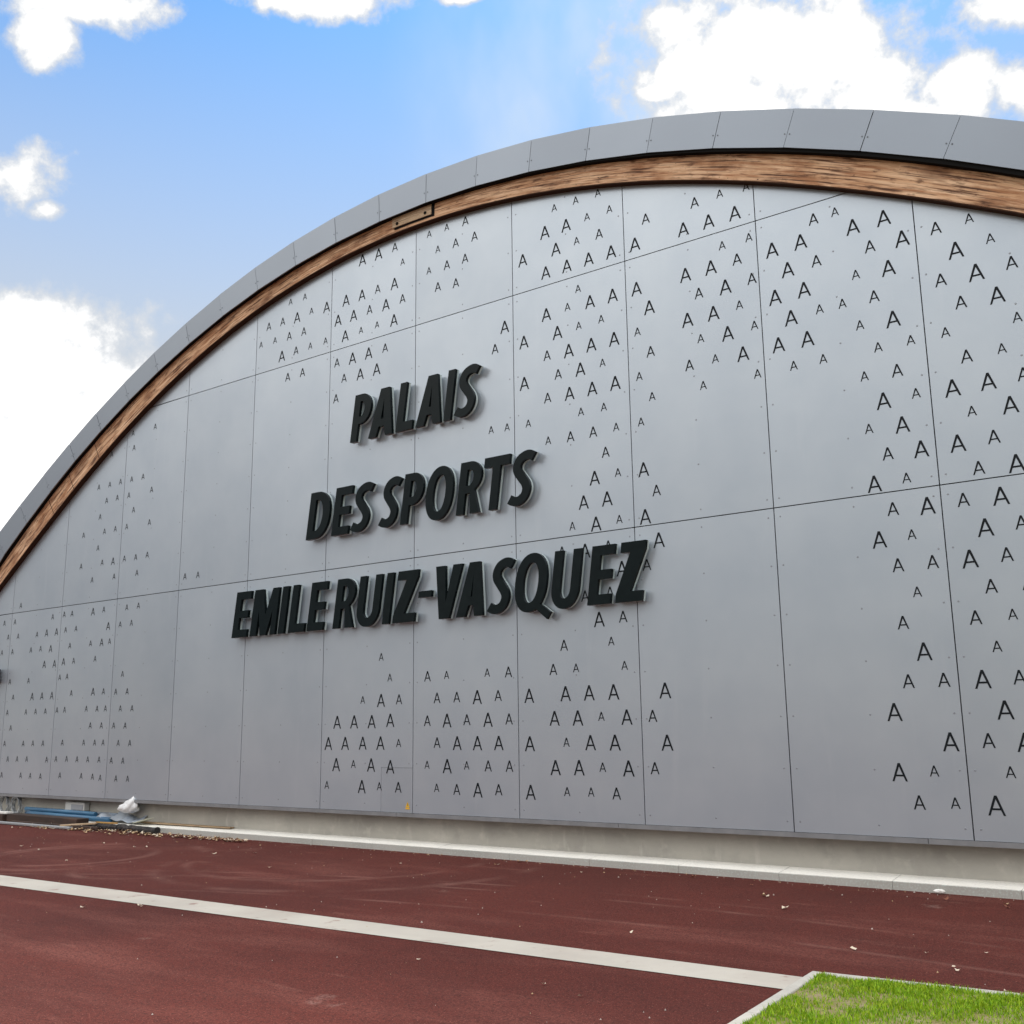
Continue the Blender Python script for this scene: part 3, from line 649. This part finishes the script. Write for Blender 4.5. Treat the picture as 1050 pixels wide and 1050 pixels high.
def sack():
    nu, nv = 30, 16; vs = []; fs = []
    for j in range(nv+1):
        v = j/nv
        for i in range(nu):
            a = 2*math.pi*i/nu
            prof = (math.sin(math.pi*min(1, v*1.05+.06))**.6)*(1-.55*v)
            cr = 1+.13*math.sin(3*a+5*v)+.10*math.sin(7*a-9*v)+.06*math.sin(13*a+17*v)
            x = .24*prof*cr*math.cos(a); y = .13*prof*cr*math.sin(a); z = .27*v+.015*math.sin(5*a+8*v)*v
            x += .13*max(0, v-.45)*2-.03                       # the twisted neck leans right
            if math.cos(a) < -.3: z -= .06*v
            vs.append((-8.56+x, .02+y, KT+.135+z))
    for j in range(nv):
        for i in range(nu): fs.append((j*nu+i, j*nu+(i+1) % nu, (j+1)*nu+(i+1) % nu, (j+1)*nu+i))
    fs.append(tuple(range(nu))[::-1]); fs.append(tuple(nv*nu+i for i in range(nu)))
    m = mat('white_plastic', (.80, .80, .80), .35, noise=[(9, 5, (.60, .61, .63), .55, .8)], bump=(16, .8, .03))
    o = obj('plastic_sack', vs, fs, m); tag(o, 'crumpled white plastic sack sitting on top of the pile by the wall', 'sack')
    for p in o.data.polygons: p.use_smooth = True
sack()
plank('thin_plank', (-8.30, .03, KT+.002), (-6.38, .07, KT+.002), .085, .018, mat('thin_plank_tan', (.34, .24, .14), .8, noise=[(4, 5, (.20, .13, .08), .45, .7, (1, 6, 1))]), 'thin tan plank lying on the kerb right of the white sack', 'plank')
plank('cardboard_scrap', (-8.33, -.08, KT+.003), (-8.02, -.06, KT+.07), .12, .012, mat('card_pale', (.50, .50, .40), .8), 'small pale scrap of card leaning beside the silver sheet', 'scrap')
def log(name, p0, p1, r, m, label):
    mb = MB(); p0, p1 = Vector(p0), Vector(p1); n = 9
    mb.tube([p0.lerp(p1, i/n)+Vector((0, .012*math.sin(i*1.7), .006*math.sin(i*2.3))) for i in range(n+1)], [r*(1+.12*math.sin(i*2.9)) for i in range(n+1)], 9)
    tag(mb.build(name, m), label, 'log')
M_LOG = mat('charred_log', (.022, .020, .020), .9, noise=[(14, 5, (.07, .055, .05), .5, .7)], bump=(30, .8, .02))
log('dark_log', (-9.20, -.20, G+.040), (-8.48, -.20, G+.042), .040, M_LOG, 'short dark log among leaves, left one of two')
log('dark_log', (-8.46, -.20, G+.045), (-7.48, -.27, G+.042), .044, M_LOG, 'longer black log among leaves, right one of two')
plank('ochre_slat', (-9.05, -.21, G+.078), (-8.55, -.20, G+.083), .035, .02, mat('ochre', (.42, .23, .06), .7), 'small ochre slat lying on the left dark log', 'slat')
plank('pale_stick', (-9.55, -.47, G+.03), (-8.95, -.27, G+.07), .04, .025, M_WOOD_PALE, 'pale splintered stick between the brown beam and the dark logs', 'stick')

# fallen leaves: a drift nobody could count, then single ones
def leaf_geo(mb, x, y, z, s, m=0):
    a = random.uniform(0, 6.28); t = random.uniform(-.5, .5); n = 7; v = []
    for k in range(n):
        b = 2*math.pi*k/n; rr = s*(1 if k % 2 else .62)*random.uniform(.8, 1.15)
        px, py = rr*math.cos(b), .6*rr*math.sin(b)
        v.append((x+px*math.cos(a)-py*math.sin(a), y+px*math.sin(a)+py*math.cos(a), z+.006+abs(px)*random.uniform(.0, .75)+py*t*.5))
    v.append((x, y, z+.004)); mb.add(v, [(k, (k+1) % n, n) for k in range(n)], m)
mb = MB()
for i in range(330):
    q = random.random(); x = -10.4+4.9*q**1.1; y = -.30-.10*random.random()-abs(random.gauss(0, .14))*(1.25-q)
    if y > -.13: y = -.14
    leaf_geo(mb, x, y, G+random.uniform(.0, .05)*max(0, 1-abs(y+.25)*4), random.uniform(.022, .05), 0 if random.random() < .5 else (1 if random.random() < .75 else 2))
o = mb.build('leaf_drift', [M_LEAF, M_PALELEAF, mat('brown_leaf', (.12, .06, .03), .9)], fix=False)
tag(o, 'drift of tan and brown fallen leaves along the foot of the pile', 'leaves', kind='stuff')
LEAVES = [(-7.652, -2.106, 0.031, 1), (-7.029, -2.234, 0.031, 1), (-7.033, -1.375, 0.037, 1), (-6.271, -1.445, 0.031, 1), (-6.141, -1.372, 0.031, 1), (-6.28, -0.821, 0.025, 0), (-7.761, -0.16, 0.031, 0), (-6.222, -0.522, 0.031, 1), (-5.91, -0.613, 0.031, 1), (-5.817, -0.429, 0.043, 1), (-5.728, -0.379, 0.037, 1), (-4.474, -1.108, 0.037, 1), (-4.806, -1.407, 0.031, 1), (-3.315, -1.899, 0.025, 1), (-5.731, -2.665, 0.025, 1), (-2.33, -4.072, 0.019, 1), (-2.608, -0.246, 0.025, 0), (-2.362, -0.98, 0.022, 1), (-2.482, -0.16, 0.019, 0), (-1.429, -0.523, 0.025, 1), (-1.455, -0.538, 0.019, 0), (-1.378, -0.22, 0.046, 0), (-1.317, -0.184, 0.031, 0), (1.51, -2.938, 0.022, 1), (-1.758, -0.16, 0.019, 1), (-0.39, -0.584, 0.019, 1), (0.249, -0.438, 0.019, 0), (1.636, -1.007, 0.046, 0), (1.682, -1.037, 0.031, 1), (0.67, -0.337, 0.037, 2), (1.317, -0.51, 0.025, 2), (1.635, -1.294, 0.019, 1), (2.012, -1.488, 0.043, 1), (2.932, -2.667, 0.031, 1), (2.914, -0.451, 0.031, 2), (3.347, -0.454, 0.037, 0), (3.387, -0.585, 0.031, 2), (3.6, -2.925, 0.022, 1), (3.558, -2.836, 0.015, 1), (3.629, -2.355, 0.019, 1), (3.33, -2.547, 0.019, 1), (2.144, -4.552, 0.019, 1), (1.841, -4.449, 0.019, 1), (0.86, -4.36, 0.019, 1), (-2.697, -4.354, 0.031, 1), (-2.385, -4.051, 0.025, 1), (3.918, -3.271, 0.012, 1)]
for i, (x, y, s, c) in enumerate(LEAVES):
    mb = MB(); leaf_geo(mb, 0, 0, 0, s); o = mb.build('fallen_leaf', (M_LEAF, M_PALELEAF, mat('red_leaf', (.20, .07, .04), .8))[c], fix=False)
    o.location = (x, y, G)
    tag(o, 'small dry curled leaf lying loose on the red track', 'leaf', 'loose leaves on the track')
# white crumpled paper by the kerb
for (x, y, s, lab) in [(2.786, -0.15, 0.045, 'white crumpled paper on the track against the kerb at the right')]:
    vs = []; nu, nv = 10, 6
    for j in range(nv+1):
        for i in range(nu):
            a = 2*math.pi*i/nu; b = math.pi*j/nv; k = random.uniform(.7, 1.15)
            vs.append((s*k*math.sin(b)*math.cos(a), .6*s*k*math.sin(b)*math.sin(a), .42*s+.42*s*k*math.cos(b)))
    fs = [(j*nu+i, j*nu+(i+1) % nu, (j+1)*nu+(i+1) % nu, (j+1)*nu+i) for j in range(nv) for i in range(nu)]
    o = obj('crumpled_paper', vs, fs, mat('paper_white', (.78, .76, .72), .7)); o.location = (x, y, G)
    tag(o, lab, 'paper')
# grit: pale specks of gravel and leaf crumbs over the track, too many to count
mb = MB()
for i in range(820):
    x = -13+19*random.random(); y = -.12-8.5*random.random()**1.6
    if i > 420: y = -.105-abs(random.gauss(0, .07))
    s = random.uniform(.002, .0065)*(1.6 if random.random() < .06 else 1)
    if x > LX0-.02 and y < ledge(x)+.03: continue
    a = random.uniform(0, 6.28); v = [(x+s*random.uniform(.6, 1.3)*math.cos(a+k*1.571), y+s*random.uniform(.6, 1.3)*math.sin(a+k*1.571), G-.003) for k in range(4)]
    mb.add(v+[(x, y, G+s*.8)], [(0, 1, 4), (1, 2, 4), (2, 3, 4), (3, 0, 4)], 0 if random.random() < .7 else 1)
o = mb.build('grit', [mat('grit_pale', (.42, .35, .31), .9), M_LEAF], fix=False)
tag(o, 'pale grit and leaf crumbs sprinkled over the red track', 'grit', kind='stuff')
